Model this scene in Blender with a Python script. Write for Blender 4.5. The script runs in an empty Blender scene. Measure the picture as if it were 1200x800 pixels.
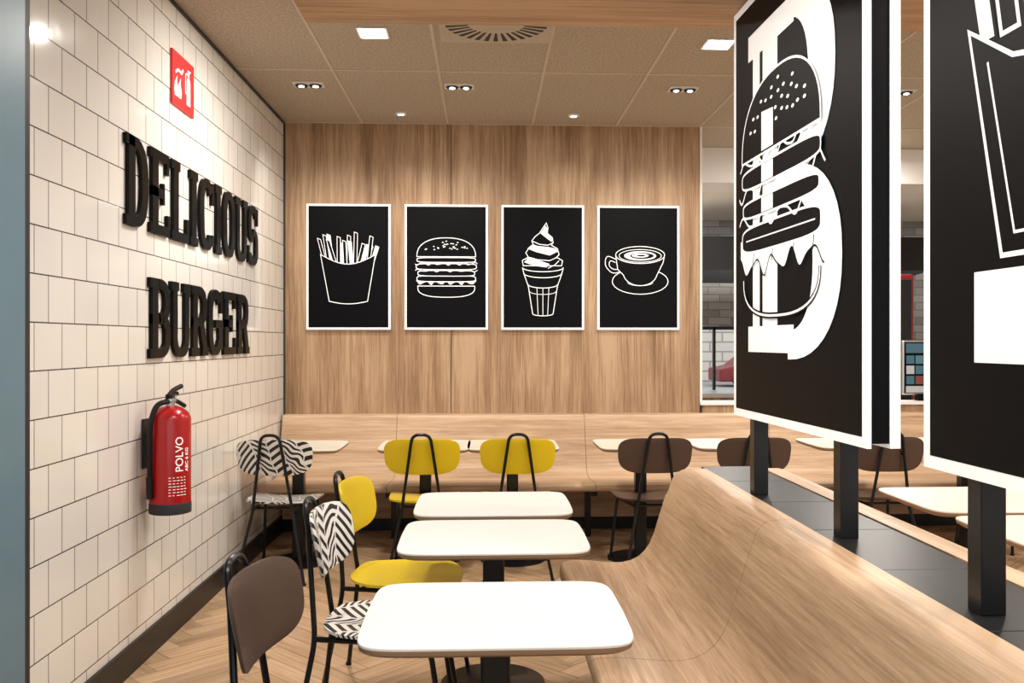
import bpy, bmesh, math, random
from mathutils import Vector, Matrix
random.seed(4)
S = bpy.context.scene
S.view_settings.view_transform = 'Standard'
S.view_settings.look = 'None'
S.view_settings.exposure = 0.04

# ------------------------------------------------------------ materials
def new_mat(name):
    m = bpy.data.materials.new(name); m.use_nodes = True
    return m, m.node_tree, m.node_tree.nodes['Principled BSDF']
def flat(name, col, rough=0.5, metal=0.0, emit=0.0, noise=0.06, spec=0.5):
    m, nt, b = new_mat(name)
    b.inputs['Roughness'].default_value = rough
    b.inputs['Metallic'].default_value = metal
    b.inputs['Specular IOR Level'].default_value = spec
    n = nt.nodes.new('ShaderNodeTexNoise'); n.inputs['Scale'].default_value = 9
    tc = nt.nodes.new('ShaderNodeTexCoord'); nt.links.new(tc.outputs['Object'], n.inputs['Vector'])
    mx = nt.nodes.new('ShaderNodeMix'); mx.data_type = 'RGBA'
    mx.inputs[6].default_value = tuple(c*(1-noise) for c in col)+(1,)
    mx.inputs[7].default_value = tuple(min(1, c*(1+noise)) for c in col)+(1,)
    nt.links.new(n.outputs[0], mx.inputs[0]); nt.links.new(mx.outputs[2], b.inputs['Base Color'])
    if emit:
        b.inputs['Emission Color'].default_value = tuple(col)+(1,)
        b.inputs['Emission Strength'].default_value = emit
    return m
def ramp(nt, stops):
    r = nt.nodes.new('ShaderNodeValToRGB')
    e = r.color_ramp.elements
    e[0].position, e[0].color = stops[0][0], stops[0][1]+(1,)
    e[1].position, e[1].color = stops[-1][0], stops[-1][1]+(1,)
    for p, c in stops[1:-1]:
        x = e.new(p); x.color = c+(1,)
    return r
def wood(name, axis, dark, mid, light, rough=0.45, uv=False, tone=False):
    m, nt, b = new_mat(name); L = nt.links
    tc = nt.nodes.new('ShaderNodeTexCoord')
    def noise(sc_long, sc_cross, detail, dist=0.0):
        mp = nt.nodes.new('ShaderNodeMapping')
        s = [sc_cross]*3; s[axis] = sc_long
        mp.inputs['Scale'].default_value = s
        L.new(tc.outputs['UV' if uv else 'Object'], mp.inputs['Vector'])
        n = nt.nodes.new('ShaderNodeTexNoise'); n.inputs['Scale'].default_value = 1
        n.inputs['Detail'].default_value = detail; n.inputs['Roughness'].default_value = 0.7
        n.inputs['Distortion'].default_value = dist
        L.new(mp.outputs[0], n.inputs['Vector']); return n
    def madd(a, k, c):
        n = nt.nodes.new('ShaderNodeMath'); n.operation='MULTIPLY_ADD'
        L.new(a, n.inputs[0]); n.inputs[1].default_value = k
        if isinstance(c,(int,float)): n.inputs[2].default_value = c
        else: L.new(c, n.inputs[2])
        return n.outputs[0]
    n1 = noise(0.8, 14, 7, 0.4); n2 = noise(4.5, 190, 3); n3 = noise(0.6, 2.6, 2); n4 = noise(1.8, 60, 4, .2)
    v = madd(n1.outputs[0], 0.9, -0.45)
    v = madd(n2.outputs[0], 0.55, v)
    v = madd(n4.outputs[0], 0.55, v)
    v = madd(n3.outputs[0], 0.60, v)
    r = ramp(nt, [(0.62, dark), (0.84, mid), (1.0, light)])
    L.new(v, r.inputs[0])
    col = r.outputs[0]
    if tone:
        at = nt.nodes.new('ShaderNodeAttribute'); at.attribute_name = 'tone'
        mx = nt.nodes.new('ShaderNodeMix'); mx.data_type = 'RGBA'; mx.blend_type = 'MULTIPLY'
        mx.inputs[0].default_value = 1
        L.new(col, mx.inputs[6]); L.new(at.outputs['Color'], mx.inputs[7]); col = mx.outputs[2]
    L.new(col, b.inputs['Base Color'])
    b.inputs['Roughness'].default_value = rough
    b.inputs['Specular IOR Level'].default_value = 0.35
    bp = nt.nodes.new('ShaderNodeBump'); bp.inputs['Strength'].default_value = 0.06
    L.new(v, bp.inputs['Height']); L.new(bp.outputs[0], b.inputs['Normal'])
    return m
wood_wall = wood('oak_wall', 2, (0.215,0.122,0.064), (0.365,0.23,0.132), (0.49,0.335,0.208), 0.5)
BW = ((0.33,0.205,0.118), (0.49,0.325,0.20), (0.60,0.42,0.275))
wood_bx = wood('oak_bench_x', 0, *BW, 0.42)
wood_by = wood('oak_bench_y', 1, *BW, 0.42)
wood_floor = wood('oak_floor', 0, (0.36,0.22,0.122), (0.54,0.36,0.215), (0.66,0.465,0.30), 0.4, uv=True, tone=True)
soff = wood('oak_soffit', 0, (0.30,0.165,0.08), (0.46,0.28,0.15), (0.58,0.38,0.22), .45)
black = flat('black_paint', (0.008,0.008,0.009), 0.35, spec=.3)
black_steel = flat('black_steel', (0.010,0.010,0.011), 0.3, 0.2, spec=.35)
letter_black = flat('letter_black', (0.004,0.004,0.004), 0.35, spec=.12)
board_black = flat('board_black', (0.003,0.003,0.004), 0.45, spec=.08)
ledge_black = flat('ledge_black', (0.009,0.009,0.010), 0.38, spec=.25)
white = flat('white_laminate', (0.82,0.81,0.79), 0.4, noise=0.01)
white_line = flat('white_print_glow', (0.95,0.95,0.94), 0.6, emit=0.25, noise=0.0)  # slight glow put into the white so borders and print look bright
cream = flat('cream_laminate', (0.76,0.70,0.60), 0.4, noise=0.02)
ply_edge = flat('ply_edge', (0.30,0.19,0.11), 0.6)
yellow = flat('yellow_shell', (0.74,0.54,0.006), 0.4, noise=0.02)
brown = flat('brown_shell', (0.080,0.048,0.036), 0.42, noise=0.04, spec=.35)
red = flat('red_paint', (0.42,0.006,0.010), 0.25)
sign_red = flat('sign_red', (0.70,0.03,0.03), 0.4, emit=0.05)
dark_red = flat('kiosk_red', (0.17,0.008,0.010), 0.35)
dark_grey = flat('dark_grey', (0.03,0.03,0.033), 0.5, spec=.3)
steel = flat('brushed_steel', (0.5,0.5,0.5), 0.3, 0.9)
blue_grey = flat('blue_grey_frame', (0.13,0.225,0.29), 0.4)
plaster = flat('plaster', (0.75,0.72,0.67), 0.8)
lamp_glow = flat('lamp_glow', (1.0,0.96,0.90), 0.5, emit=12, noise=0)
grout = flat('grout', (0.10,0.06,0.035), 0.8)
grid_mat = flat('ceiling_grid', (0.55,0.47,0.37), 0.6)
vent_mat = flat('vent_metal', (0.45,0.39,0.31), 0.5)

def tile_mat(name, ax, ay, bw, bh, c1, c2, mortar, msize, rough, bump=0.4):
    m, nt, b = new_mat(name); L = nt.links
    tc = nt.nodes.new('ShaderNodeTexCoord'); sp = nt.nodes.new('ShaderNodeSeparateXYZ')
    L.new(tc.outputs['Object'], sp.inputs[0])
    cb = nt.nodes.new('ShaderNodeCombineXYZ')
    L.new(sp.outputs[ax], cb.inputs[0]); L.new(sp.outputs[ay], cb.inputs[1])
    br = nt.nodes.new('ShaderNodeTexBrick'); L.new(cb.outputs[0], br.inputs['Vector'])
    br.offset = 0.5; br.inputs['Scale'].default_value = 1
    br.inputs['Color1'].default_value = c1+(1,); br.inputs['Color2'].default_value = c2+(1,)
    br.inputs['Mortar'].default_value = mortar+(1,)
    br.inputs['Mortar Size'].default_value = msize; br.inputs['Mortar Smooth'].default_value = 0.1
    br.inputs['Brick Width'].default_value = bw; br.inputs['Row Height'].default_value = bh
    L.new(br.outputs['Color'], b.inputs['Base Color'])
    b.inputs['Roughness'].default_value = rough
    bp = nt.nodes.new('ShaderNodeBump'); bp.inputs['Strength'].default_value = bump; bp.invert = True
    bp.inputs['Distance'].default_value = 0.01
    L.new(br.outputs['Fac'], bp.inputs['Height'])
    n = nt.nodes.new('ShaderNodeTexNoise'); n.inputs['Scale'].default_value = 3.5
    L.new(tc.outputs['Object'], n.inputs['Vector'])
    bp2 = nt.nodes.new('ShaderNodeBump'); bp2.inputs['Strength'].default_value = 0.15; bp2.inputs['Distance'].default_value = 0.02
    L.new(n.outputs[0], bp2.inputs['Height']); L.new(bp.outputs[0], bp2.inputs['Normal'])
    L.new(bp2.outputs[0], b.inputs['Normal'])
    return m
white_tile = tile_mat('white_wall_tile', 1, 2, 0.2, 0.165, (0.83,0.805,0.765), (0.78,0.755,0.715), (0.07,0.065,0.06), 0.0024, 0.10)
grey_brick = tile_mat('grey_wall_tile', 0, 2, 0.28, 0.09, (0.20,0.20,0.20), (0.42,0.41,0.40), (0.12,0.12,0.12), 0.004, 0.4)
def ceiling_material():
    m, nt, b = new_mat('mineral_ceiling'); L = nt.links
    tc = nt.nodes.new('ShaderNodeTexCoord')
    n = nt.nodes.new('ShaderNodeTexNoise'); n.inputs['Scale'].default_value = 75; n.inputs['Detail'].default_value = 4
    L.new(tc.outputs['Object'], n.inputs['Vector'])
    r = ramp(nt, [(0.3, (0.30,0.25,0.185)), (0.7, (0.51,0.44,0.345))]); L.new(n.outputs[0], r.inputs[0])
    L.new(r.outputs[0], b.inputs['Base Color']); b.inputs['Roughness'].default_value = 0.9
    return m
ceil_mat = ceiling_material()
def zebra_material():
    m, nt, b = new_mat('zebra_shell'); L = nt.links
    def math_(op, a, bb=None):
        n = nt.nodes.new('ShaderNodeMath'); n.operation = op
        for i, v in enumerate((a, bb)):
            if v is None: continue
            if isinstance(v, (int, float)): n.inputs[i].default_value = v
            else: L.new(v, n.inputs[i])
        return n.outputs[0]
    tc = nt.nodes.new('ShaderNodeTexCoord'); sp = nt.nodes.new('ShaderNodeSeparateXYZ')
    L.new(tc.outputs['Object'], sp.inputs[0])
    nz = nt.nodes.new('ShaderNodeTexNoise'); nz.inputs['Scale'].default_value = 6; nz.inputs['Detail'].default_value = 1
    L.new(tc.outputs['Object'], nz.inputs['Vector'])
    v0 = math_('ADD', sp.outputs[1], sp.outputs[2])
    bandc = math_('ADD', math_('ADD', sp.outputs[0], 1.0), math_('MULTIPLY', v0, 0.45))
    bandc = math_('ADD', bandc, math_('MULTIPLY', nz.outputs[0], 0.16))
    v = math_('ADD', v0, math_('MULTIPLY', nz.outputs[0], 0.10))
    tri = math_('PINGPONG', bandc, 0.10)
    f = math_('FRACT', math_('DIVIDE', math_('ADD', v, math_('MULTIPLY', tri, 0.5)), 0.031))
    st = math_('LESS_THAN', f, 0.48)
    gap = math_('GREATER_THAN', tri, 0.005); gap2 = math_('LESS_THAN', tri, 0.096)
    k = math_('MULTIPLY', math_('MULTIPLY', st, gap), gap2)
    mx = nt.nodes.new('ShaderNodeMix'); mx.data_type = 'RGBA'
    mx.inputs[6].default_value = (0.82,0.81,0.79,1); mx.inputs[7].default_value = (0.008,0.008,0.008,1)
    L.new(k, mx.inputs[0]); L.new(mx.outputs[2], b.inputs['Base Color']); b.inputs['Roughness'].default_value = 0.4
    return m
zebra = zebra_material()

# ------------------------------------------------------------ helpers
def link(o, parent=None):
    S.collection.objects.link(o)
    if parent: o.parent = parent
    return o
def empty(name, loc=(0,0,0), rz=0):
    e = bpy.data.objects.new(name, None); e.empty_display_size = 0.1
    e.location = loc; e.rotation_euler = (0,0,rz); return link(e)
class Geo:
    def __init__(s): s.v=[]; s.f=[]; s.m=[]
    def add(s, v, f, mi=0):
        o=len(s.v); s.v+= [tuple(a) for a in v]; s.f += [tuple(i+o for i in q) for q in f]; s.m += [mi]*len(f)
    def box(s, x0,x1,y0,y1,z0,z1, mi=0):
        s.add([(x0,y0,z0),(x1,y0,z0),(x1,y1,z0),(x0,y1,z0),(x0,y0,z1),(x1,y0,z1),(x1,y1,z1),(x0,y1,z1)],
              [(0,3,2,1),(4,5,6,7),(0,1,5,4),(1,2,6,5),(2,3,7,6),(3,0,4,7)], mi)
    def revolve(s, prof, c=(0,0), seg=32, mi=0):
        o=len(s.v)
        for r,z in prof:
            for i in range(seg):
                a=2*math.pi*i/seg; s.v.append((c[0]+r*math.cos(a), c[1]+r*math.sin(a), z))
        n=len(prof)
        for k in range(n-1):
            for i in range(seg):
                j=(i+1)%seg
                s.f.append((o+k*seg+i,o+k*seg+j,o+(k+1)*seg+j,o+(k+1)*seg+i)); s.m.append(mi)
        s.f.append(tuple(o+i for i in range(seg))); s.m.append(mi)
        s.f.append(tuple(o+(n-1)*seg+i for i in range(seg))); s.m.append(mi)
    def prism(s, poly, mapf, d0, d1, mi=0):
        n=len(poly)
        v=[mapf(a,b,d0) for a,b in poly]+[mapf(a,b,d1) for a,b in poly]
        f=[tuple(range(n)), tuple(range(n,2*n))]+[(i,(i+1)%n,n+(i+1)%n,n+i) for i in range(n)]
        s.add(v,f,mi)
    def obj(s, name, mats, parent=None, smooth=False, bevel=0, autosmooth=False):
        me = bpy.data.meshes.new(name); me.from_pydata(s.v,[],s.f)
        for m in (mats if isinstance(mats,(list,tuple)) else [mats]): me.materials.append(m)
        for p,mi in zip(me.polygons, s.m): p.material_index=mi; p.use_smooth = smooth or autosmooth
        bm=bmesh.new(); bm.from_mesh(me); bmesh.ops.recalc_face_normals(bm, faces=bm.faces)
        if autosmooth:
            for e in bm.edges:
                if len(e.link_faces)==2 and e.calc_face_angle(0)>0.6: e.smooth=False
        bm.to_mesh(me); bm.free()
        o = link(bpy.data.objects.new(name, me), parent)
        if bevel:
            md=o.modifiers.new('bevel','BEVEL'); md.width=bevel; md.segments=3; md.limit_method='ANGLE'
        return o
def box(name, x0,x1,y0,y1,z0,z1, mat, parent=None, bevel=0):
    g=Geo(); g.box(x0,x1,y0,y1,z0,z1); return g.obj(name, mat, parent, bevel=bevel)
def fillet(pts, r, n=6):
    pts=[Vector(p) for p in pts]; out=[pts[0]]
    for i in range(1,len(pts)-1):
        a,b,c=pts[i-1],pts[i],pts[i+1]
        d1=(a-b); d2=(c-b); l=min(r, d1.length*.48, d2.length*.48)
        p=b+d1.normalized()*l; q=b+d2.normalized()*l
        for k in range(n+1):
            t=k/n; out.append(p*(1-t)**2+b*2*t*(1-t)+q*t*t)
    out.append(pts[-1]); return out
def tube_geo(g, pts, r, seg=10, mi=0):
    pts=[Vector(p) for p in pts]; rings=[]; n=len(pts)
    up=Vector((0.13,0.31,0.94)).normalized(); prev=None
    for i,p in enumerate(pts):
        t=(pts[min(i+1,n-1)]-pts[max(i-1,0)]).normalized()
        if prev is None:
            a=t.cross(up)
            if a.length<.1: a=t.cross(Vector((1,0,0)))
            a.normalize()
        else:
            a=prev-t*prev.dot(t); a.normalize()
        prev=a; b=t.cross(a)
        rings.append([p+a*r*math.cos(2*math.pi*k/seg)+b*r*math.sin(2*math.pi*k/seg) for k in range(seg)])
    v=[q for rg in rings for q in rg]; f=[]
    for i in range(n-1):
        for k in range(seg):
            j=(k+1)%seg; f.append((i*seg+k,i*seg+j,(i+1)*seg+j,(i+1)*seg+k))
    f.append(tuple(range(seg))); f.append(tuple((n-1)*seg+k for k in range(seg)))
    g.add(v,f,mi)
def sgnpow(c,e): return math.copysign(abs(c)**e, c)
def shell_geo(outline, place, th_vec, rings=7, seg=64):
    g=Geo(); layers=[]
    for side in (0,1):
        v=[]
        for k in range(rings+1):
            rr=k/rings
            for i in range(seg):
                u,w=outline(2*math.pi*i/seg); u*=rr; w*=rr
                p=place(u,w)
                e = 1.0 if k<rings else 0.55
                v.append(p+th_vec(u,w)*(0.5*e if side else -0.5*e))
        layers.append(v)
    f=[]; N=(rings+1)*seg
    for side in (0,1):
        o=side*N
        for k in range(rings):
            for i in range(seg):
                j=(i+1)%seg; f.append((o+k*seg+i,o+k*seg+j,o+(k+1)*seg+j,o+(k+1)*seg+i))
    for i in range(seg):
        j=(i+1)%seg; f.append((rings*seg+i,rings*seg+j,N+rings*seg+j,N+rings*seg+i))
    g.add(layers[0]+layers[1], f); return g

# ------------------------------------------------------------ flat artwork
class Art:
    def __init__(s, mapf): s.g=Geo(); s.mapf=mapf; s.layer=0
    def fill(s, pts, mi=0):
        s.layer+=1
        d=s.layer*0.00012
        s.g.add([s.mapf(a,b,d) for a,b in pts],[tuple(range(len(pts)))],mi)
    def line(s, pts, w, mi=0, closed=False):
        s.layer+=1; d=s.layer*0.00012
        P=[Vector((a,b)) for a,b in pts]; n=len(P); v=[]
        for i in range(n):
            if closed: a,c=P[i-1],P[(i+1)%n]
            else: a,c=P[max(i-1,0)],P[min(i+1,n-1)]
            t1=(P[i]-a); t2=(c-P[i])
            if t1.length<1e-9: t1=t2.copy()
            if t2.length<1e-9: t2=t1.copy()
            t1.normalize(); t2.normalize()
            t=(t1+t2)
            if t.length<.3: t=t1.copy()
            t.normalize(); nn=Vector((-t.y,t.x)); k=1/max(.5, abs(nn.dot(Vector((-t1.y,t1.x)))))
            v.append(P[i]+nn*w/2*k); v.append(P[i]-nn*w/2*k)
        f=[]
        for i in range(n if closed else n-1):
            j=(i+1)%n; f.append((2*i,2*j,2*j+1,2*i+1))
        s.g.add([s.mapf(q.x,q.y,d) for q in v], f, mi)
def ell(cx,cy,rx,ry,a0=0,a1=360,n=28,p=2.0):
    return [(cx+rx*sgnpow(math.cos(math.radians(a0+(a1-a0)*i/n)),2/p), cy+ry*sgnpow(math.sin(math.radians(a0+(a1-a0)*i/n)),2/p)) for i in range(n+1)]
def wavy(x0,x1,y,amp,cyc,n=60,curve=0,seed=0):
    ph=seed*1.7
    return [(x0+(x1-x0)*i/n, y+amp*(math.sin(cyc*2*math.pi*i/n+ph)+.35*math.sin(cyc*3.3*math.pi*i/n+ph))+curve*(1-(2*i/n-1)**2)) for i in range(n+1)]
def rrect(x0,x1,y0,y1):
    return ell((x0+x1)/2,(y0+y1)/2,(x1-x0)/2,(y1-y0)/2,0,360,36,4.5)[:-1]
def R(x0,x1,y0,y1): return [(x0,y0),(x1,y0),(x1,y1),(x0,y1)]
def ring(cx,cy,rx,ry,a0,a1,tx,ty,n=22,p=2.6):
    o=ell(cx,cy,rx,ry,a0,a1,n,p); i=ell(cx,cy,rx-tx,ry-ty,a0,a1,n,p)
    return [[o[k],o[k+1],i[k+1],i[k]] for k in range(n)]

def draw_burger(A, cx, cy, k, w, seeds=26):
    T=lambda pts:[(cx+a*k, cy+b*k) for a,b in pts]
    B=lambda pts: (A.fill(T(pts),1), A.line(T(pts),w,0,closed=True))
    B(ell(0,-24,33,11,180,360,22,2.6)+[(33,-22),(-33,-22)])
    let=wavy(-35,35,-18.5,1.8,6,seed=1)
    A.fill(T([(-34,-14)]+let+[(34,-14)]),0)
    B(rrect(-34,34,-17,-10))
    B(rrect(-33,33,-10.5,-4))
    A.line(T(wavy(-36,36,-4,1.2,5)),w*.9)
    B(rrect(-35,35,-3,4))
    lt2=wavy(-36,36,4,1.4,6,seed=2)
    A.line(T(lt2),w)
    A.fill(T([(-20,7)]+[p for p in lt2 if -20<p[0]<4]+[(4,7)]),0)
    B(rrect(-34,34,5.5,11))
    B([(-34,12)]+ell(0,13,34,21,180,0,26,2.3)+[(34,12)])
    rnd=random.Random(2)
    for i in range(seeds*2):
        a=rnd.uniform(-26,26); b=rnd.uniform(20,32)
        if (a/31)**2+((b-13)/19)**2>0.86: continue
        A.fill(T(ell(a,b,1.1,0.6,0,360,8)[:-1]),0)
def draw_fries(A,k,w):
    T=lambda pts:[(a*k,b*k) for a,b in pts]
    rnd=random.Random(5)
    for i in range(15):
        x=-26+i*3.75; lean=(x)*0.34+rnd.uniform(-4,4); h=rnd.uniform(22,38)-abs(x)*.25
        q=[(x-1.9,2),(x+1.9,2),(x+1.9+lean,4+h),(x-1.9+lean,5.5+h)]
        A.fill(T(q),0 if i%3==2 else 1)
        A.line(T(q),w*.8,0,closed=True)
    c=[(-32,14),(-22,-40)]+[(-22+44*i/8,-40-3*math.sin(math.pi*i/8)) for i in range(1,8)]+[(22,-40),(31,14)]
    top=[(31-6*i,14-11*math.sin(math.pi*min(1,i/10.5))) for i in range(1,10)]
    A.fill(T(c+top),1); A.line(T(c+top),w,0,closed=True)
def draw_icecream(A,k,w):
    T=lambda pts:[(a*k,b*k) for a,b in pts]
    sw=[(-23,2),(-24,8),(-17,12),(-20,17),(-16,23),(-11,26),(-13,31),(-9,36),(-4,40),(0,46),(4,52),(6,46),(5,40),(11,35),(12,29),(10,26),(17,22),(19,15),(16,12),(23,8),(22,2)]
    A.fill(T(sw),1); A.line(T(sw),w,0,closed=True)
    A.fill(T([(-3,40),(2,36),(10,30),(12,33),(6,39),(5,46),(2,50),(1,45)]),0)
    A.fill(T([(-18,22),(-8,18),(8,14),(18,19),(15,22),(6,24),(-6,25),(-12,27)]),0)
    A.fill(T([(-22,6),(-10,2),(4,0),(8,4),(-4,8),(-16,12)]),0)
    A.line(T([(-13,31),(-4,27),(6,26),(12,29)]),w); A.line(T([(-17,12),(-6,9),(8,8),(17,12)]),w)
    A.line(T([(6,-1),(14,3),(19,8)]),w)
    A.line(T(ell(0,0,24,5,180,360,16)),w); A.line(T(ell(0,-7,22,5,180,360,16)),w)
    A.line(T([(-24,0),(-22,-8),(-17,-22),(-12,-54)]),w); A.line(T([(24,0),(22,-8),(17,-22),(12,-54)]),w)
    A.line(T(ell(0,-20,17,4,180,360,14)),w); A.line(T(ell(0,-54,12,2.5,180,360,12)),w)
    A.line(T(ell(0,-28,15.5,3.5,180,360,14)),w*.7)
    for x in (-7,0,7): A.line(T([(x,-24),(x*.8,-56)]),w*.7)
def draw_cup(A,k,w):
    T=lambda pts:[(a*k,b*k) for a,b in pts]
    A.line(T(ell(2,-16,33,15)[:-1]),w,0,True)
    body=[(-27,15)]+[(-27+0.5*i,15-3.4*i) for i in range(1,6)]+ell(2,-6,20,15,190,350,16)+[(29,6),(31,15)]
    A.fill(T(body),1); A.line(T(body),w)
    hn=[(p.x,p.y) for p in fillet([(-27,10,0),(-38,15,0),(-40,2,0),(-31,-7,0),(-22,-5,0)],8)]
    hi=[(p.x,p.y) for p in fillet([(-27,6,0),(-34,9,0),(-35,2,0),(-30,-2,0),(-25,-2,0)],6)]
    A.line(T(hn),w); A.line(T(hi),w)
    A.fill(T(ell(2,15,29,10)[:-1]),1); A.line(T(ell(2,15,29,10)[:-1]),w,0,True); A.line(T(ell(2,14,25,7.5)[:-1]),w*.8,0,True)
    A.fill(T(ell(2,14,19,5.5)[:-1]),0); A.fill(T(ell(4,14,14,3.6)[:-1]),1); A.fill(T(ell(2,14.4,10,2.4)[:-1]),0); A.fill(T(ell(3,14.2,5,1.0)[:-1]),1)
    A.line(T(ell(2,-16,16,5,200,340)),w*.7)

# ------------------------------------------------------------ room shell
LX, BY, CZ = -1.52, 6.87, 3.08
RX, KY = 5.6, 10.6
def make_floor():
    bm=bmesh.new(); uvl=bm.loops.layers.uv.new('UVMap'); cl=bm.loops.layers.float_color.new('tone')
    Lp,W,gp=0.64,0.11,0.0010
    rot=Matrix.Rotation(math.radians(45),2); x0,x1,y0,y1=LX,RX,-3.0,KY
    rnd=random.Random(1)
    for a in range(-140,141):
        for b in range(-26,27):
            ox=a*W+b*Lp; oy=a*W-b*Lp
            for (px,py,sx,sy,hor) in ((0,0,Lp,W,True),(0,W,W,Lp,False)):
                cx,cy=ox+px,oy+py
                cor=[(cx+gp,cy+gp),(cx+sx-gp,cy+gp),(cx+sx-gp,cy+sy-gp),(cx+gp,cy+sy-gp)]
                w=[rot@Vector(c) for c in cor]; w=[(q.x+0.4,q.y+3) for q in w]
                if max(q[0] for q in w)<x0 or min(q[0] for q in w)>x1 or max(q[1] for q in w)<y0 or min(q[1] for q in w)>y1: continue
                f=bm.faces.new([bm.verts.new((q[0],q[1],0)) for q in w])
                r1,r2=rnd.random()*20,rnd.random()*20; t=rnd.uniform(0.80,1.05); tc=(t,t*rnd.uniform(.97,1),t*rnd.uniform(.94,1),1)
                for lp,c in zip(f.loops,cor):
                    u,v=(c[0]-cx,c[1]-cy) if hor else (c[1]-cy,c[0]-cx)
                    lp[uvl].uv=(u+r1,v+r2); lp[cl]=tc
    for co,no in (((x0,0,0),(-1,0,0)),((x1,0,0),(1,0,0)),((0,y0,0),(0,-1,0)),((0,y1,0),(0,1,0))):
        bmesh.ops.bisect_plane(bm,geom=bm.verts[:]+bm.edges[:]+bm.faces[:],plane_co=co,plane_no=no,clear_outer=True)
    for f in bm.faces:
        if f.normal.z<0: f.normal_flip()
        f.material_index=0
    vs=[bm.verts.new(c) for c in ((x0,y0,-.004),(x1,y0,-.004),(x1,y1,-.004),(x0,y1,-.004),(x0,y0,-.1),(x1,y0,-.1),(x1,y1,-.1),(x0,y1,-.1))]
    for q in ((0,1,2,3),(7,6,5,4),(0,4,5,1),(1,5,6,2),(2,6,7,3),(3,7,4,0)):
        bm.faces.new([vs[i] for i in q]).material_index=1
    me=bpy.data.meshes.new('floor'); bm.to_mesh(me); bm.free()
    me.materials.append(wood_floor); me.materials.append(grout)
    link(bpy.data.objects.new('floor',me))
make_floor()
def make_ceiling():
    g=Geo(); g.box(LX-.1,RX+.1,-3.1,KY+.1,CZ,CZ+.1,0)
    x=-0.93-0.647
    while x<RX:
        if x>LX: g.box(x-.008,x+.008,-3,BY,CZ-.004,CZ+.001,1)
        x+=0.647
    y=5.53+1.34
    while y>-3:
        g.box(LX,RX,y-.008,y+.008,CZ-.0045,CZ+.001,1); y-=1.34
    g.obj('ceiling',[ceil_mat,grid_mat])
make_ceiling()
g=Geo(); g.box(LX-.12,LX,2.8,KY,0,CZ); g.obj('wall_left',white_tile)
g=Geo(); g.box(LX-.12,-1.43,-3,2.86,0,CZ,0); g.box(-1.50,-1.435,2.86,2.90,0,CZ,1); g.obj('wall_left_entrance',[blue_grey,dark_grey])
box('baseboard_left',LX,LX+.015,2.9,BY,0,.125,black)
box('trim_1',LX,LX+.012,2.9,BY,CZ-.018,CZ-.004,dark_grey)
box('trim_2',LX,LX+.012,BY-.016,BY-.002,.13,CZ-.02,dark_grey)
g=Geo()
ex=1.678
xs=[LX,-0.256,ex-.018]
for a,b in zip(xs[:-1],xs[1:]):
    g.box(a+.003,b-.003,BY,BY+.12,0.0,CZ,0)
g.box(LX,ex-.02,BY+.01,BY+.115,0,CZ,1)
g.box(ex-.018,ex,BY-.004,BY+.124,.95,CZ,2)
g.obj('wall_back',[wood_wall,dark_grey,white])
g=Geo(); g.box(ex,RX,BY,BY+.12,0,.93,0); g.box(ex-.018,RX,BY-.02,BY+.14,.93,.955,1)
g.obj('wall_back_half',[wood_wall,white])
box('wall_right',RX,RX+.12,-3,KY,0,CZ,plaster)
box('wall_kitchen_side',1.45,1.55,BY+.125,KY-.01,0,CZ,plaster)
g=Geo(); wx0,wx1,wz0,wz1=2.45,3.3,.75,1.6
g.box(LX,wx0,KY,KY+.12,0,CZ); g.box(wx1,RX,KY,KY+.12,0,CZ); g.box(wx0,wx1,KY,KY+.12,0,wz0); g.box(wx0,wx1,KY,KY+.12,wz1,CZ)
g.obj('wall_kitchen',grey_brick)
g=Geo()
for x in (wx0,wx0+.28,wx0+.56,wx1-.04): g.box(x,x+.03,KY+.03,KY+.08,wz0,wz1)
g.box(wx0,wx1,KY+.03,KY+.08,wz0,wz0+.04); g.box(wx0,wx1,KY+.03,KY+.08,wz1-.04,wz1); g.obj('window_1',dark_grey)
e=empty('parked_car'); g=Geo()
cp=[(7.4,.15),(7.4,.55),(7.9,.65),(8.3,.95),(9.5,.97),(10.0,.70),(10.6,.62),(10.65,.15)]
g.prism(cp,lambda u,v,d:(u,d,v),28.0,29.5,0); g.obj('body',dark_red,e,bevel=.05)
g=Geo()
for cxw in (8.1,9.9): g.prism(ell(cxw,.26,.28,.28,0,360,24)[:-1],lambda u,v,d:(u,d,v),27.95,28.2,0)
g.prism([(8.35,.72),(8.5,.9),(9.4,.9),(9.7,.72)],lambda u,v,d:(u,d,v),27.98,28.1,0); g.obj('wheels_and_glass',black,e)
asph=flat('asphalt',(.30,.30,.30),.9); box('street_ground',-5,18,KY+.13,38,-.15,-.02,asph)
fac=tile_mat('facade_brick',0,2,.9,.35,(.55,.50,.45),(.62,.57,.5),(.3,.28,.26),.03,.8); box('street_building',-5,18,32,33,-.02,6,fac)
g=Geo(); g.box(LX,RX,-3.12,-3,0,.25); g.box(LX,RX,-3.12,-3,2.9,CZ); g.box(LX,-1.3,-3.12,-3,.25,2.9); g.box(5.3,RX,-3.12,-3,.25,2.9)
g.obj('wall_front',plaster)
g=Geo()
for i in range(5): g.box(-1.3+i*1.65-.03*(i>0),-1.3+i*1.65+.03,-3.09,-3.03,.25,2.9)
g.box(-1.3,5.3,-3.09,-3.03,.25,.3); g.box(-1.3,5.3,-3.09,-3.03,2.85,2.9); g.obj('window_2',dark_grey)
box('ceiling_soffit',-.70,2.6,-2.0,3.55,2.67,CZ-.006,soff)

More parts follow.
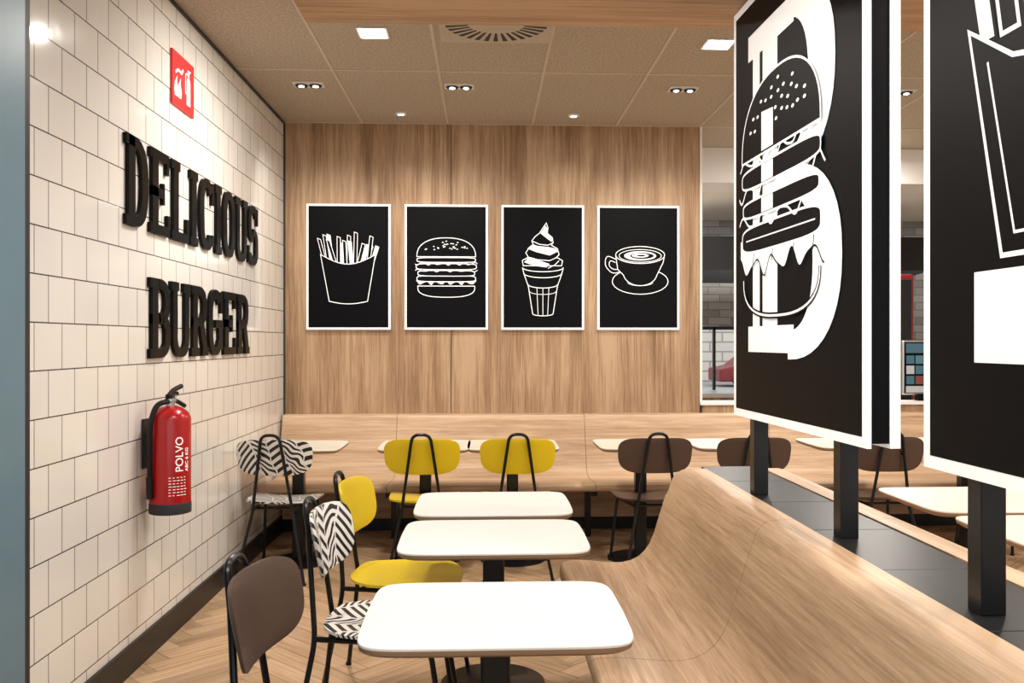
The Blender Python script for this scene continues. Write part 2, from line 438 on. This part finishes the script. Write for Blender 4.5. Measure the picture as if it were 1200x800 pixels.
# ------------------------------------------------------------ ceiling fixtures
WARM=(1,.94,.86)
def lamp(name, kind, loc, energy, size=.15, color=WARM, target=None, spot=90, blend=.7, parent=None):
    l=bpy.data.lights.new(name,kind); l.energy=energy; l.color=color
    if kind=='AREA': l.shape='SQUARE'; l.size=size
    if kind=='SPOT': l.spot_size=math.radians(spot); l.spot_blend=blend; l.shadow_soft_size=.05
    o=bpy.data.objects.new(name,l); o.location=loc
    if target is not None:
        d=Vector(target)-Vector(loc); o.rotation_euler=d.to_track_quat('-Z','Y').to_euler()
    return link(o,parent)
def square_light(x,y,z=CZ,s=.14,e=28):
    p=empty('ceiling_light')
    g=Geo(); g.box(x-s/2-.012,x+s/2+.012,y-s/2-.012,y+s/2+.012,z-.008,z-.001,0); g.box(x-s/2,x+s/2,y-s/2,y+s/2,z-.010,z-.007,1)
    g.obj('panel',[white,lamp_glow],p)
    lamp('bulb','AREA',(x,y,z-.02),e,s,parent=p)
for x,y in ((-.6,4.85),(1.3,4.95),(3.2,4.9)): square_light(x,y,e=27)
for x,y in ((3.4,2.6),(3.4,.4)): square_light(x,y,CZ,.3,60)  # unseen ceiling lamps added as fill for the right side
for x,y in ((.0,2.5),(.0,.9),(1.75,1.8)): square_light(x,y,2.67,.3,22)  # fill lamps added out of view under the soffit, with housings
def twin(x,y,tgt,e=32):
    p=empty('recessed_spotlight')
    g=Geo(); g.box(x-.095,x+.095,y-.05,y+.05,CZ-.010,CZ-.001,0)
    for dx in (-.045,.045):
        g.revolve([(.042,CZ-.011),(.036,CZ-.018),(.036,CZ-.012)],(x+dx,y),18,1); g.revolve([(.018,CZ-.020),(.018,CZ-.018)],(x+dx,y),14,2)
    g.obj('housing',[white,black,lamp_glow],p)
    lamp('bulb','SPOT',(x,y,CZ-.03),e,target=tgt,spot=88,blend=.9,parent=p)
for x in (-1.135,-.166,1.3,2.75): twin(x,5.84,(x,BY-.02,1.55),68)
def mini(x,y,e=18):
    p=empty('ceiling_downlight')
    g=Geo(); g.revolve([(.042,CZ-.001),(.042,CZ-.008),(.034,CZ-.010),(.034,CZ-.012)],(x,y),22,0); g.revolve([(.022,CZ-.013),(.022,CZ-.011)],(x,y),16,1)
    g.obj('ring',[white,lamp_glow],p); lamp('bulb','SPOT',(x,y,CZ-.03),e,target=(x,y,0),spot=110,blend=1,parent=p)
for x,y in ((-.61,6.56),(.65,6.56),(1.95,6.56)): mini(x,y,13)
lamp('tile_wall_fill','SPOT',(-.35,4.5,CZ-.05),64,target=(LX,4.7,1.5),spot=120,blend=1)  # bare spot without a fixture, added to brighten the tiled left wall
p=empty('air_vent'); g=Geo(); vx,vy=.06,4.66
g.box(vx-.30,vx+.30,vy-.30,vy+.30,CZ-.012,CZ-.001,0)
for i in range(32):
    a=2*math.pi*i/32; c,s_=math.cos(a),math.sin(a); r0,r1,w=.15,.27,.009
    q=[(r0,-w*.6),(r1,-w*1.5),(r1,w*1.5),(r0,w*.6)]
    g.prism([(vx+r*c-t*s_,vy+r*s_+t*c) for r,t in q],lambda a_,b_,d:(a_,b_,d),CZ-.0135,CZ-.011,1)
g.obj('diffuser',[vent_mat,black],p)

# ------------------------------------------------------------ wall posters
def poster(x, drawer):
    e=empty('framed_poster'); w,h,zc=.632,.95,1.985; y=BY
    g=Geo(); g.box(x-w/2,x+w/2,y-.028,y-.001,zc-h/2,zc+h/2,0); b=.016
    g.box(x-w/2+b,x+w/2-b,y-.0285,y-.02,zc-h/2+b,zc+h/2-b,1)
    g.obj('board',[white_line,board_black],e)
    A=Art(lambda u,v,d:(x+u,y-.0290-d,zc+v)); drawer(A); A.g.obj('drawing',[white_line,board_black],e)
k=1/153
poster(-1.03,lambda A:draw_fries(A,k,.0058))
poster(-.292,lambda A:draw_burger(A,0,0,k,.0058))
poster(.443,lambda A:draw_icecream(A,k,.0058))
poster(1.178,lambda A:draw_cup(A,k,.0058))

# ------------------------------------------------------------ slab lettering
def glyph(c,w,h,t,s):
    P=[]
    def stem(x,serif_l=True,serif_r=True,top=True,bot=True,e=.024):
        P.append(R(x,x+t,0,h))
        if top: P.append(R(x-(e if serif_l else 0),x+t+(e if serif_r else 0),h-s,h))
        if bot: P.append(R(x-(e if serif_l else 0),x+t+(e if serif_r else 0),0,s))
    if c=='I': stem(w/2-t/2); return P
    x=.024
    if c=='D': stem(x,serif_r=False); P.extend(ring(w*.36,h/2,w*.64,h/2,-90,90,t,s)); P+= [R(x,w*.4,0,s),R(x,w*.4,h-s,h)]
    if c=='E':
        stem(x,serif_r=False); P+= [R(x,w,0,s),R(x,w*.95,h-s,h),R(x,w*.72,h/2-s/2,h/2+s/2),R(w-.028,w,0,.10),R(w*.95-.028,w*.95,h-.095,h),R(w*.72-.022,w*.72,h/2-.05,h/2+.05)]
    if c=='L': stem(x); P+= [R(x,w,0,s),R(w-.03,w,0,.12)]
    if c in 'CG':
        P.extend(ring(w/2,h/2,w/2,h/2,40,320,t,s,26)); P.append(R(w-.035,w-.005,h-.13,h-.01))
        if c=='C': P.append(R(w-.04,w-.005,.03,.09))
        else: P+= [R(w-t,w,.03,h*.44),R(w*.5,w+.01,h*.42,h*.42+s)]
    if c=='O': P.extend(ring(w/2,h/2,w/2,h/2,0,360,t,s,36))
    if c=='U':
        t2=t*.85; P.extend(ring(w/2,h*.30,w/2-.01,h*.30,180,360,t2,s)); P+= [R(.01,.01+t2,h*.29,h),R(w-t2-.01,w-.01,h*.29,h),R(-.014,t2+.03,h-s,h),R(w-t2-.03,w+.014,h-s,h)]
    if c=='S':
        rr=h*.25+s*.5; P.extend(ring(w/2,h-rr,w/2,rr,25,270,t*.95,s)); P.extend(ring(w/2,rr,w/2,rr,-155,90,t*.95,s))
        P+= [R(w-.035,w-.005,h-.12,h-.01),R(.005,.035,.01,.12)]
    if c in 'BR':
        stem(x,serif_r=(c=='R')); rr=h*.25+s*.3
        P.extend(ring(w*.42,h-rr,w*.55,rr,-90,90,t*.9,s)); P+= [R(x,w*.46,h-s,h),R(x,w*.46,h-2*rr,h-2*rr+s)]
        if c=='B': P.extend(ring(w*.42,rr,w*.58,rr,-90,90,t*.9,s)); P+= [R(x,w*.46,0,s)]
        else: P+= [[(w*.48,h-2*rr+s*.6),(w*.48+t,h-2*rr+s),(w-.0,s),(w-t,s)],R(w-t-.005,w+.02,0,s)]
    return P
def lettering(name,text,y0,y1,z0,z1):
    e=empty(name); n_i=text.count('I'); n=len(text)-n_i; gap=.030
    w=(y1-y0-gap*(len(text)-1))/(n+.5*n_i); h=z1-z0; u=0
    for c in text:
        cw=w*(.5 if c=='I' else 1); g=Geo()
        for k_,poly in enumerate(glyph(c,cw,h,.072,.044)):
            g.prism(poly,lambda a,b,d:(LX+d,y0+u+a,z0+b),.001,.018+.0002*(k_%5))
        g.obj('letter_'+c.lower(),letter_black,e); u+=cw+gap
lettering('wall_lettering','DELICIOUS',3.84,6.03,1.915,2.30)
lettering('wall_lettering','BURGER',4.11,5.79,1.343,1.71)

# ------------------------------------------------------------ fire sign
e=empty('fire_extinguisher_sign')
g=Geo(); g.box(LX+.001,LX+.012,4.41,4.73,2.575,2.84); g.obj('plate',sign_red,e)
A=Art(lambda u,v,d:(LX+.0125+d,4.57+u,2.7075+v))
A.fill([(.045,-.09),(.10,-.09),(.10,.03),(.085,.05),(.06,.05),(.045,.03)]); A.fill([(.06,.055),(.085,.055),(.085,.075),(.11,.09),(.06,.09)])
A.line([(.06,.07),(.03,.06),(.025,.0),(.03,-.04)],.009)
for dx in (-.11,-.06): A.fill([(dx-.02,-.085),(dx+.02,-.085),(dx+.03,-.05),(dx+.012,-.02),(dx+.016,.02),(dx-.004,-.005),(dx-.02,-.02),(dx-.028,-.055)])
A.line([(-.12,.03),(-.08,.05),(-.03,.045),(-.01,.07)],.014)
A.g.obj('pictogram',[white_line],e)

# ------------------------------------------------------------ fire extinguisher
e=empty('fire_extinguisher'); cx,cy,z0,r=LX+.115,4.08,.655,.088
g=Geo(); H=.415
g.revolve([(r*.9,z0),(r*1.02,z0+.003),(r*1.02,z0+.045),(r,z0+.05)],(cx,cy),36,1)
g.revolve([(r,z0+.045),(r,z0+H)]+[(r*math.cos(a),z0+H+.065*math.sin(a)) for a in [i*math.pi/2/8 for i in range(1,8)]]+[(.022,z0+H+.063)],(cx,cy),36,0)
g.revolve([(.02,z0+H+.05),(.02,z0+H+.080),(.026,z0+H+.082),(.026,z0+H+.095),(.014,z0+H+.10)],(cx,cy),20,2)
g.obj('cylinder',[red,dark_grey,steel],e,autosmooth=True)
g=Geo(); zt=z0+H+.085
g.box(cx-.014,cx+.014,cy-.022,cy+.022,zt-.005,zt+.03)
tube_geo(g,fillet([(cx,cy-.02,zt+.005),(cx+.01,cy+.04,zt+.0),(cx+.03,cy+.10,zt-.03)],.03),.010)
tube_geo(g,fillet([(cx,cy-.03,zt+.02),(cx+.0,cy+.03,zt+.045),(cx+.02,cy+.085,zt+.062)],.03),.011)
tube_geo(g,[(cx,cy+.02,zt+.038),(cx+.006,cy+.075,zt+.03)],.008)
tube_geo(g,fillet([(cx,cy-.015,zt+.0),(cx-.035,cy-.07,zt-.01),(cx-.055,cy-.095,zt-.09),(cx-.060,cy-.085,z0+.22),(cx-.060,cy-.082,z0+.10)],.08,8),.012)
tube_geo(g,[(cx-.06,cy-.085,z0+.17),(cx-.06,cy-.080,z0+.075)],.015)
g.obj('valve_and_hose',black,e,autosmooth=True)
g=Geo(); g.box(LX+.002,cx-r*.7,cy-.03,cy+.03,z0+.26,z0+.34); g.box(LX+.002,LX+.01,cy-.035,cy+.035,z0+.2,z0+.42)
g.obj('bracket',dark_grey,e)
def wrap_text(txt,size,zs,ang,mat,nm):
    c=bpy.data.curves.new('t','FONT'); c.body=txt; c.size=size; c.offset=.0004
    o=bpy.data.objects.new('t',c); S.collection.objects.link(o); bpy.context.view_layer.update()
    me=bpy.data.meshes.new_from_object(o.evaluated_get(bpy.context.evaluated_depsgraph_get())); bpy.data.objects.remove(o)
    for v in me.vertices:
        a=ang-v.co.y/(r); v.co=(cx+(r+.0016)*math.cos(a),cy+(r+.0016)*math.sin(a),zs+v.co.x)
    me.materials.clear(); me.materials.append(mat); link(bpy.data.objects.new(nm,me),e)
base=math.radians(-50)
wrap_text('POLVO',.048,z0+.19,base+.25,white_line,'label_text')
wrap_text('ABC 6 KG',.024,z0+.19,base+.58,white_line,'label_small')
g=Geo()
for row in range(7):
    zr=z0+.165-row*.013
    for i in range(5):
        a0=base-.45+i*.19; a1=a0+.16*random.uniform(.5,1)
        g.add([(cx+(r+.0015)*math.cos(a),cy+(r+.0015)*math.sin(a),z) for a,z in ((a0,zr),(a1,zr),(a1,zr+.003),(a0,zr+.003))],[(0,1,2,3)])
g.obj('label_print',white_line,e)

# ------------------------------------------------------------ chairs
def chair_meshes():
    zc=.735
    def out_b(a):
        c,s=math.cos(a),math.sin(a); u=.226*sgnpow(c,2/4.6); v=.108*sgnpow(s,2/3.4)
        return u*(1.0+.03*(v/.108) - .05*max(0,-v/.108)**2), v
    def pl_b(u,v): return Vector((u, -.225+1.0*u*u-.20*v, zc+v))
    back=shell_geo(out_b,pl_b,lambda u,v:Vector((0,.016,0)))
    def out_s(a):
        c,s=math.cos(a),math.sin(a); return .215*sgnpow(c,2/3.6)*(1+.12*s), .22*sgnpow(s,2/3.6)
    def pl_s(u,v):
        z=.445+.35*u*u-1.6*max(0,v-.11)**2+ 1.0*max(0,-v-.08)**2
        return Vector((u,v+.02,z))
    seat=shell_geo(out_s,pl_s,lambda u,v:Vector((0,0,.017)))
    return back,seat
def frame_geo():
    g=Geo(); r=.0095
    rear=[(-.205,-.285,0),(-.118,-.218,.42),(-.066,-.256,.78),(-.052,-.274,.872),(.052,-.274,.872),(.066,-.256,.78),(.118,-.218,.42),(.205,-.285,0)]
    tube_geo(g,fillet(rear,.045),r)
    for s in (-1,1):
        tube_geo(g,fillet([(s*.20,.245,0),(s*.165,.175,.424),(s*.118,-.215,.424)],.05),r)
        for q in ((s*.205,-.285),(s*.20,.245)): g.revolve([(.013,0),(.013,.012)],q,12)
    tube_geo(g,[(-.12,-.14,.424),(.12,-.14,.424)],.008); tube_geo(g,[(-.158,.10,.424),(.158,.10,.424)],.008)
    for s in (-1,1): tube_geo(g,[(s*.07,-.253,.74),(s*.07,-.225,.74)],.008,8)
    return g
cache={}
def chair(loc,deg,mat):
    e=empty('dining_chair',(loc[0],loc[1],0),math.radians(deg))
    if mat.name not in cache:
        b,s=chair_meshes()
        bo=b.obj('backrest',mat,e,autosmooth=True); so=s.obj('seat',mat,e,autosmooth=True); fo=frame_geo().obj('frame',black_steel,e,autosmooth=True)
        cache[mat.name]=(bo.data,so.data,fo.data)
    else:
        for n,d in zip(('backrest','seat','frame'),cache[mat.name]): link(bpy.data.objects.new(n,d),e)
    return e
chair((-.365,2.28),-97,brown)
chair((-.34,3.13),-95,zebra)
chair((-.34,3.74),-97,yellow)
for x,m,d in ((-1.235,zebra,-4),(-.374,yellow,0),(.198,yellow,0),(1.023,brown,2),(1.635,brown,0),(2.46,brown,0),(3.3,brown,0)):
    chair((x,5.57),d,m)
chair((2.62,3.72),92,zebra); chair((2.62,3.0),88,brown); chair((2.62,2.2),90,yellow)

# ------------------------------------------------------------ tables
def table(x,y,w=.625,d=.54,topm=white,z=.75):
    e=empty('cafe_table',(x,y,0)); seg=96; g=Geo()
    def outl(sc):
        o=[]
        for i in range(seg):
            t=2*math.pi*i/seg
            a=sgnpow(math.cos(t),2/9.); b=sgnpow(math.sin(t),2/9.)
            o.append(((w/2-sc)*a*(1-.02*b*b+.02),(d/2-sc)*b))
        return o
    rings=[(.0015,z,0),(0,z-.002,0),(0,z-.006,0),(0,z-.0065,1),(.002,z-.017,1),(.012,z-.024,1)]
    for sc,zz,_ in rings: g.v+=[(a,b,zz) for a,b in outl(sc)]
    for k_ in range(len(rings)-1):
        for i in range(seg):
            j=(i+1)%seg; g.f.append((k_*seg+i,k_*seg+j,(k_+1)*seg+j,(k_+1)*seg+i)); g.m.append(0 if k_<2 else 1)
    g.f.append(tuple(range(seg))); g.m.append(0); g.f.append(tuple((len(rings)-1)*seg+i for i in range(seg))); g.m.append(1)
    g.obj('tabletop',[topm,ply_edge],e,autosmooth=True)
    g=Geo(); g.box(-.037,.037,-.037,.037,.02,z-.03); g.obj('column',black_steel,e,bevel=.008)
    g=Geo(); g.box(-.2,.2,-.03,.03,z-.032,z-.0245); g.box(-.03,.03,-.2,.2,z-.034,z-.0245); g.obj('bracket',black_steel,e)
    g=Geo(); g.revolve([(.215,0),(.215,.008),(.20,.013),(.06,.022),(.045,.03)],(0,0),40); g.obj('base',black_steel,e,autosmooth=True)
table(.026,2.235); table(.03,3.11); table(.034,3.735)
for x in (-1.20,-.385,.18,1.02,1.635,2.42,3.2): table(x,5.86,.575,.56,cream)
for y in (3.75,3.08,2.3): table(2.08,y,.6,.6,cream)

# ------------------------------------------------------------ benches
def smooth2(pts,r): return [(p.x,p.y) for p in fillet([(a,b,0) for a,b in pts],r,6)]
prof=smooth2([(6.06,.402),(6.03,.41),(6.03,.45),(6.10,.455)],.02)+smooth2([(6.10,.455),(6.60,.432),(6.735,.83)],.14)+smooth2([(6.735,.83),(6.75,.872),(6.80,.872)],.03)
poly=prof+[(BY-.002,.872),(BY-.002,.10),(6.74,.10),(6.70,.402)]
e=empty('wall_bench')
xsplit=[LX+.017,-.655,.75,2.15,3.55,RX-.01]
for i,(a,b) in enumerate(zip(xsplit[:-1],xsplit[1:])):
    g=Geo(); g.prism(poly,lambda u,v,d:(d,u,v),a+.0015,b-.0015); g.obj('section_%d'%i,wood_bx,e,autosmooth=True)
box('kick',LX+.017,RX-.01,6.78,BY-.002,0,.098,black,e)
g=Geo()
for x in xsplit[1:-1]: g.box(x-.02,x+.02,6.12,6.75,.36,.40); g.box(x-.02,x+.02,6.50,6.54,0,.36)
g.obj('legs',black_steel,e)

def divider_bench(name,mirror,y0=.75,y1=3.95):
    e=empty(name)
    pr=smooth2([(.36,.395),(.32,.40),(.32,.455),(.40,.458)],.025)+smooth2([(.40,.458),(.705,.432),(.80,.74)],.16)+smooth2([(.80,.74),(.845,.872),(.953,.872)],.055)
    pr+=[(.953,.60),(.84,.50),(.76,.42),(.70,.397)]
    segs=[(y0,2.72),(2.723,y1)]
    for si,(a,b) in enumerate(segs):
        last=(si==1); ys=[a]+([b-.12+.12*math.sin(i*math.pi/2/8) for i in range(9)] if last else [b])
        g=Geo(); n=len(pr)
        for y in ys:
            if last and y>b-.12:
                dd=min(1,(y-(b-.12))/.12); q=math.sqrt(max(0,1-dd*dd)); zl=.872-.12+.12*q; xl=.32+.08*(1-q)
            else: zl=9; xl=-9
            for u,v in pr:
                u2=max(u,xl); v2=min(v,zl)
                X=2.155-u2 if mirror else u2
                g.v.append((X,y,v2))
        for k_ in range(len(ys)-1):
            for i in range(n):
                j=(i+1)%n; g.f.append((k_*n+i,k_*n+j,(k_+1)*n+j,(k_+1)*n+i)); g.m.append(0)
        g.f.append(tuple(range(n))); g.m.append(0); g.f.append(tuple((len(ys)-1)*n+i for i in range(n))); g.m.append(0)
        g.obj('shell_%d'%si,wood_by,e,autosmooth=True)
    mx=(lambda x:2.155-x) if mirror else (lambda x:x)
    g=Geo()
    for y in (1.2,2.3,3.55):
        a,b=sorted((mx(.42),mx(.86))); g.box(a,b,y-.02,y+.02,.36,.396)
        a,b=sorted((mx(.44),mx(.48))); g.box(a,b,y-.02,y+.02,0,.36)
        g.revolve([(.03,0),(.03,.012)],(mx(.46),y),14)
    g.obj('legs',black_steel,e)
divider_bench('booth_bench',False); divider_bench('booth_bench',True)

e=empty('divider_planter_ledge'); yy=.75
while yy<3.85:
    b=min(yy+.46,3.93); box('cap',.956,1.199,yy+.001,b-.001,.83,.868,ledge_black,e,bevel=.002); yy+=.46
box('body',.958,1.197,.76,3.90,0,.83,dark_grey,e)

# ------------------------------------------------------------ hanging sign panels on posts
Z0,Z1=1.143,2.652
def sign_panel(yn,yf,xn,xf,posts,drawer):
    e=empty('graphic_sign_panel'); L=math.hypot(yf-yn,xf-xn)
    U=Vector((xn-xf,yn-yf,0)).normalized(); O=Vector((xf,yf,Z0)); N=Vector((U.y,-U.x,0))
    if N.x>0: N=-N
    mp=lambda u,v,d: O+U*u+Vector((0,0,v))+N*d
    g=Geo(); H=Z1-Z0
    def slab(u0,u1,v0,v1,d0,d1,mi): g.prism(R(u0,u1,v0,v1),mp,d0,d1,mi)
    slab(0,L,0,H,-.012,0,0); b=.028
    slab(b,L-b,b,H-b,-.004,.0008,1)
    slab(.03,L-.004,.012,H-.01,-.062,-.012,1)
    slab(0,L,0,H,-.09,-.062,0); slab(b,L-b,b,H-b,-.0915,-.08,1)
    g.obj('lightbox',[white_line,board_black],e)
    A=Art(lambda u,v,d: mp(u,v,.0012+d)); drawer(A,L,H); A.g.obj('print',[white_line,board_black],e)
    g=Geo()
    for y in posts:
        x=xf+(xn-xf)*(yf-y)/(yf-yn)+.045
        g.box(x-.026,x+.026,y-.026,y+.026,.868,Z0+.05); g.box(x-.02,x+.02,y-.02,y+.02,Z1-.02,2.669)
    g.obj('posts',black_steel,e,bevel=.002)
def drawB(A,L,H):
    u0,v0,v1=.17,.24,1.37; h=v1-v0; s=.09
    for q in [R(u0,.60,v0,v0+s),R(u0,.60,v1-s,v1),R(u0+.05,u0+.12,v0,v1),R(u0+.15,u0+.29,v0,v1)]: A.fill(q,0)
    vm=v0+h*.50
    for q in ring(.54,(vm+v1)/2,.37,(v1-vm)/2+.02,-90,90,.19,s,22,2.3): A.fill(q,0)
    for q in ring(.56,(vm+v0)/2,.40,(vm-v0)/2+.02,-90,90,.20,s,22,2.3): A.fill(q,0)
    A.fill(R(u0+.29,.57,vm-.03,vm+.03),0)
    cx,cy,kk,w=.475,.775,.0103,.008
    T=lambda pts:[(cx+a*kk, cy+b*kk) for a,b in pts]
    def B(pts,fill=1):
        A.fill(T(pts),fill); A.line(T(pts),w,0 if fill else 1,closed=True)
    lb=ell(0,-27,33,13,180,360,22,2.6); A.line(T(lb),w*2.6,1); A.line(T(lb),w,0)
    let=wavy(-36,36,-23,2.6,4.5,seed=1)
    A.fill(T([(-36,-13)]+let+[(36,-13)]),0); A.line(T(let),w*.8,1)
    for x in (-24,-6,12,27): A.line(T([(x,-13),(x+2,-18),(x+1,-22)]),w*.7,1)
    B(rrect(-34,34,-18,-9)); A.line(T([(-30,-13.5),(30,-13.5)]),w*.6)
    A.line(T(wavy(-37,37,-7.5,2.0,4)),w)
    B(rrect(-33,33,-6,0))
    A.line(T(wavy(-37,37,3,2.2,5,seed=2)),w)
    B(rrect(-34,34,4,11))
    A.line(T(wavy(-36,36,13,1.3,6,seed=3)),w)
    bun=[(-34,14)]+ell(0,15,34,24,180,0,28,2.3)+[(34,14)]
    A.fill(T(bun),1); A.line(T(bun),w,0,closed=True)
    a0,a1=(u0+.16-cx)/kk,(u0+.27-cx)/kk
    A.fill(T([(a0,15),(a1,15),(a1,27),(a0,28)]),0)
    A.fill(T(R(a0,a1,4.6,10.4)),0); A.fill(T(R(a0,a1,-5.4,-.6)),0)
    rnd=random.Random(2)
    pts=[]
    for i in range(400):
        a=rnd.uniform(-28,28); b=rnd.uniform(22,38)
        if (a/31)**2+((b-15)/22)**2>0.85: continue
        if a0-2<a<a1+2 and b<30: continue
        if any(abs(a-p)<4 and abs(b-q)<2.6 for p,q in pts): continue
        pts.append((a,b)); A.fill(T(ell(a,b,1.2,0.6,0,360,8)[:-1]),0)
def drawF(A,L,H):
    A.fill(R(.20,L-.16,.235,.415),0)
    rnd=random.Random(9)
    for i in range(9):
        x=.22+i*.072; ln=(x-.50)*.3+rnd.uniform(-.04,.04); h=rnd.uniform(.30,.48)
        q=[(x,.86),(x+.055,.86),(x+.055+ln,.88+h),(x+ln,.86+h)]
        A.fill(q,0 if i%3!=1 else 1); A.line(q,.010,0 if i%3==1 else 1,True)
    car=[(.185,.90),(.295,.44),(L-.28,.44),(L-.18,.90),(.72,.80),(.52,.77),(.33,.81)]
    A.fill(car,1); A.line(car,.010,0,True)
    A.line([(.25,.82),(.335,.48),(L-.32,.48),(L-.24,.82)],.006)
    A.fill([(.44,.74),(.46,.52),(.54,.52),(.53,.73)],0)
sign_panel(2.275,3.37,.985,.945,(3.22,2.50),drawB)
sign_panel(.86,1.955,1.0,.975,(1.79,1.03),drawF)

# ------------------------------------------------------------ beyond the opening
box('kitchen_bulkhead',1.6,RX-.01,7.6,8.1,2.78,CZ-.002,white)
box('kitchen_ceiling',1.56,RX-.01,8.1,KY-.01,2.86,2.90,cream)
e=empty('extractor_hood'); g=Geo()
g.prism([(8.7,2.45),(9.6,2.5),(9.6,2.05),(8.7,2.12),],lambda u,v,d:(d,u,v),2.05,4.4); g.box(3.0,3.5,9.0,9.4,2.44,2.855)
g.obj('canopy',black_steel,e)
e=empty('service_counter'); g=Geo(); g.box(1.7,5.2,8.9,9.5,0,.86,0); g.box(1.66,5.24,8.86,9.54,.86,.90,1); g.obj('counter',[wood_wall,steel],e)
e=empty('ordering_kiosk'); g=Geo(); g.box(3.20,3.69,7.55,7.63,.5,2.0,0); g.obj('red_housing',dark_red,e,bevel=.03)
g=Geo(); g.box(3.235,3.655,7.54,7.56,.9,1.95); g.obj('screen',black,e,bevel=.004)
g=Geo(); g.box(3.3,3.58,7.5,7.68,0,.55); g.obj('stand',dark_grey,e)
e=empty('order_display'); g=Geo(); g.box(3.28,3.62,6.92,6.95,1.0,1.43,0); g.obj('housing',steel,e,bevel=.012)
cols=[flat('tile_%d'%i,c,.4,emit=.35) for i,c in enumerate([(.03,.09,.13),(.30,.22,.13),(.12,.03,.02),(.32,.33,.33),(.05,.12,.14),(.22,.12,.04)])]
g=Geo(); g.box(3.295,3.605,6.914,6.921,1.015,1.415,0); g.box(3.4,3.5,6.9,6.97,.955,1.002,0)
g.box(3.305,3.595,6.911,6.915,1.33,1.405,1); g.box(3.305,3.595,6.911,6.915,1.02,1.07,4)
for i in range(4):
    for j in range(3):
        g.box(3.308+i*.073,3.37+i*.073,6.910,6.915,1.085+j*.08,1.15+j*.08,1+(i*2+j*3+i*j)%6)
g.obj('screen',[board_black]+cols,e)
for x in (2.4,4.0): lamp('kitchen_lamp','AREA',(x,8.9,2.84),55,.3)
lamp('kitchen_lamp','AREA',(3.0,7.3,3.0),35,.3)

# ------------------------------------------------------------ world & camera
w=bpy.data.worlds.new('world'); S.world=w; w.use_nodes=True
bg=w.node_tree.nodes['Background']; bg.inputs[0].default_value=(.96,.98,1,1); bg.inputs[1].default_value=1.75
cam=bpy.data.cameras.new('camera'); co=bpy.data.objects.new('camera',cam); link(co)
cam.sensor_width=36; cam.lens=31.56; cam.shift_x=-.0117; cam.clip_start=.05
co.location=(0,0,1.42); co.rotation_euler=(math.pi/2,0,math.radians(-2.5))
S.camera=co
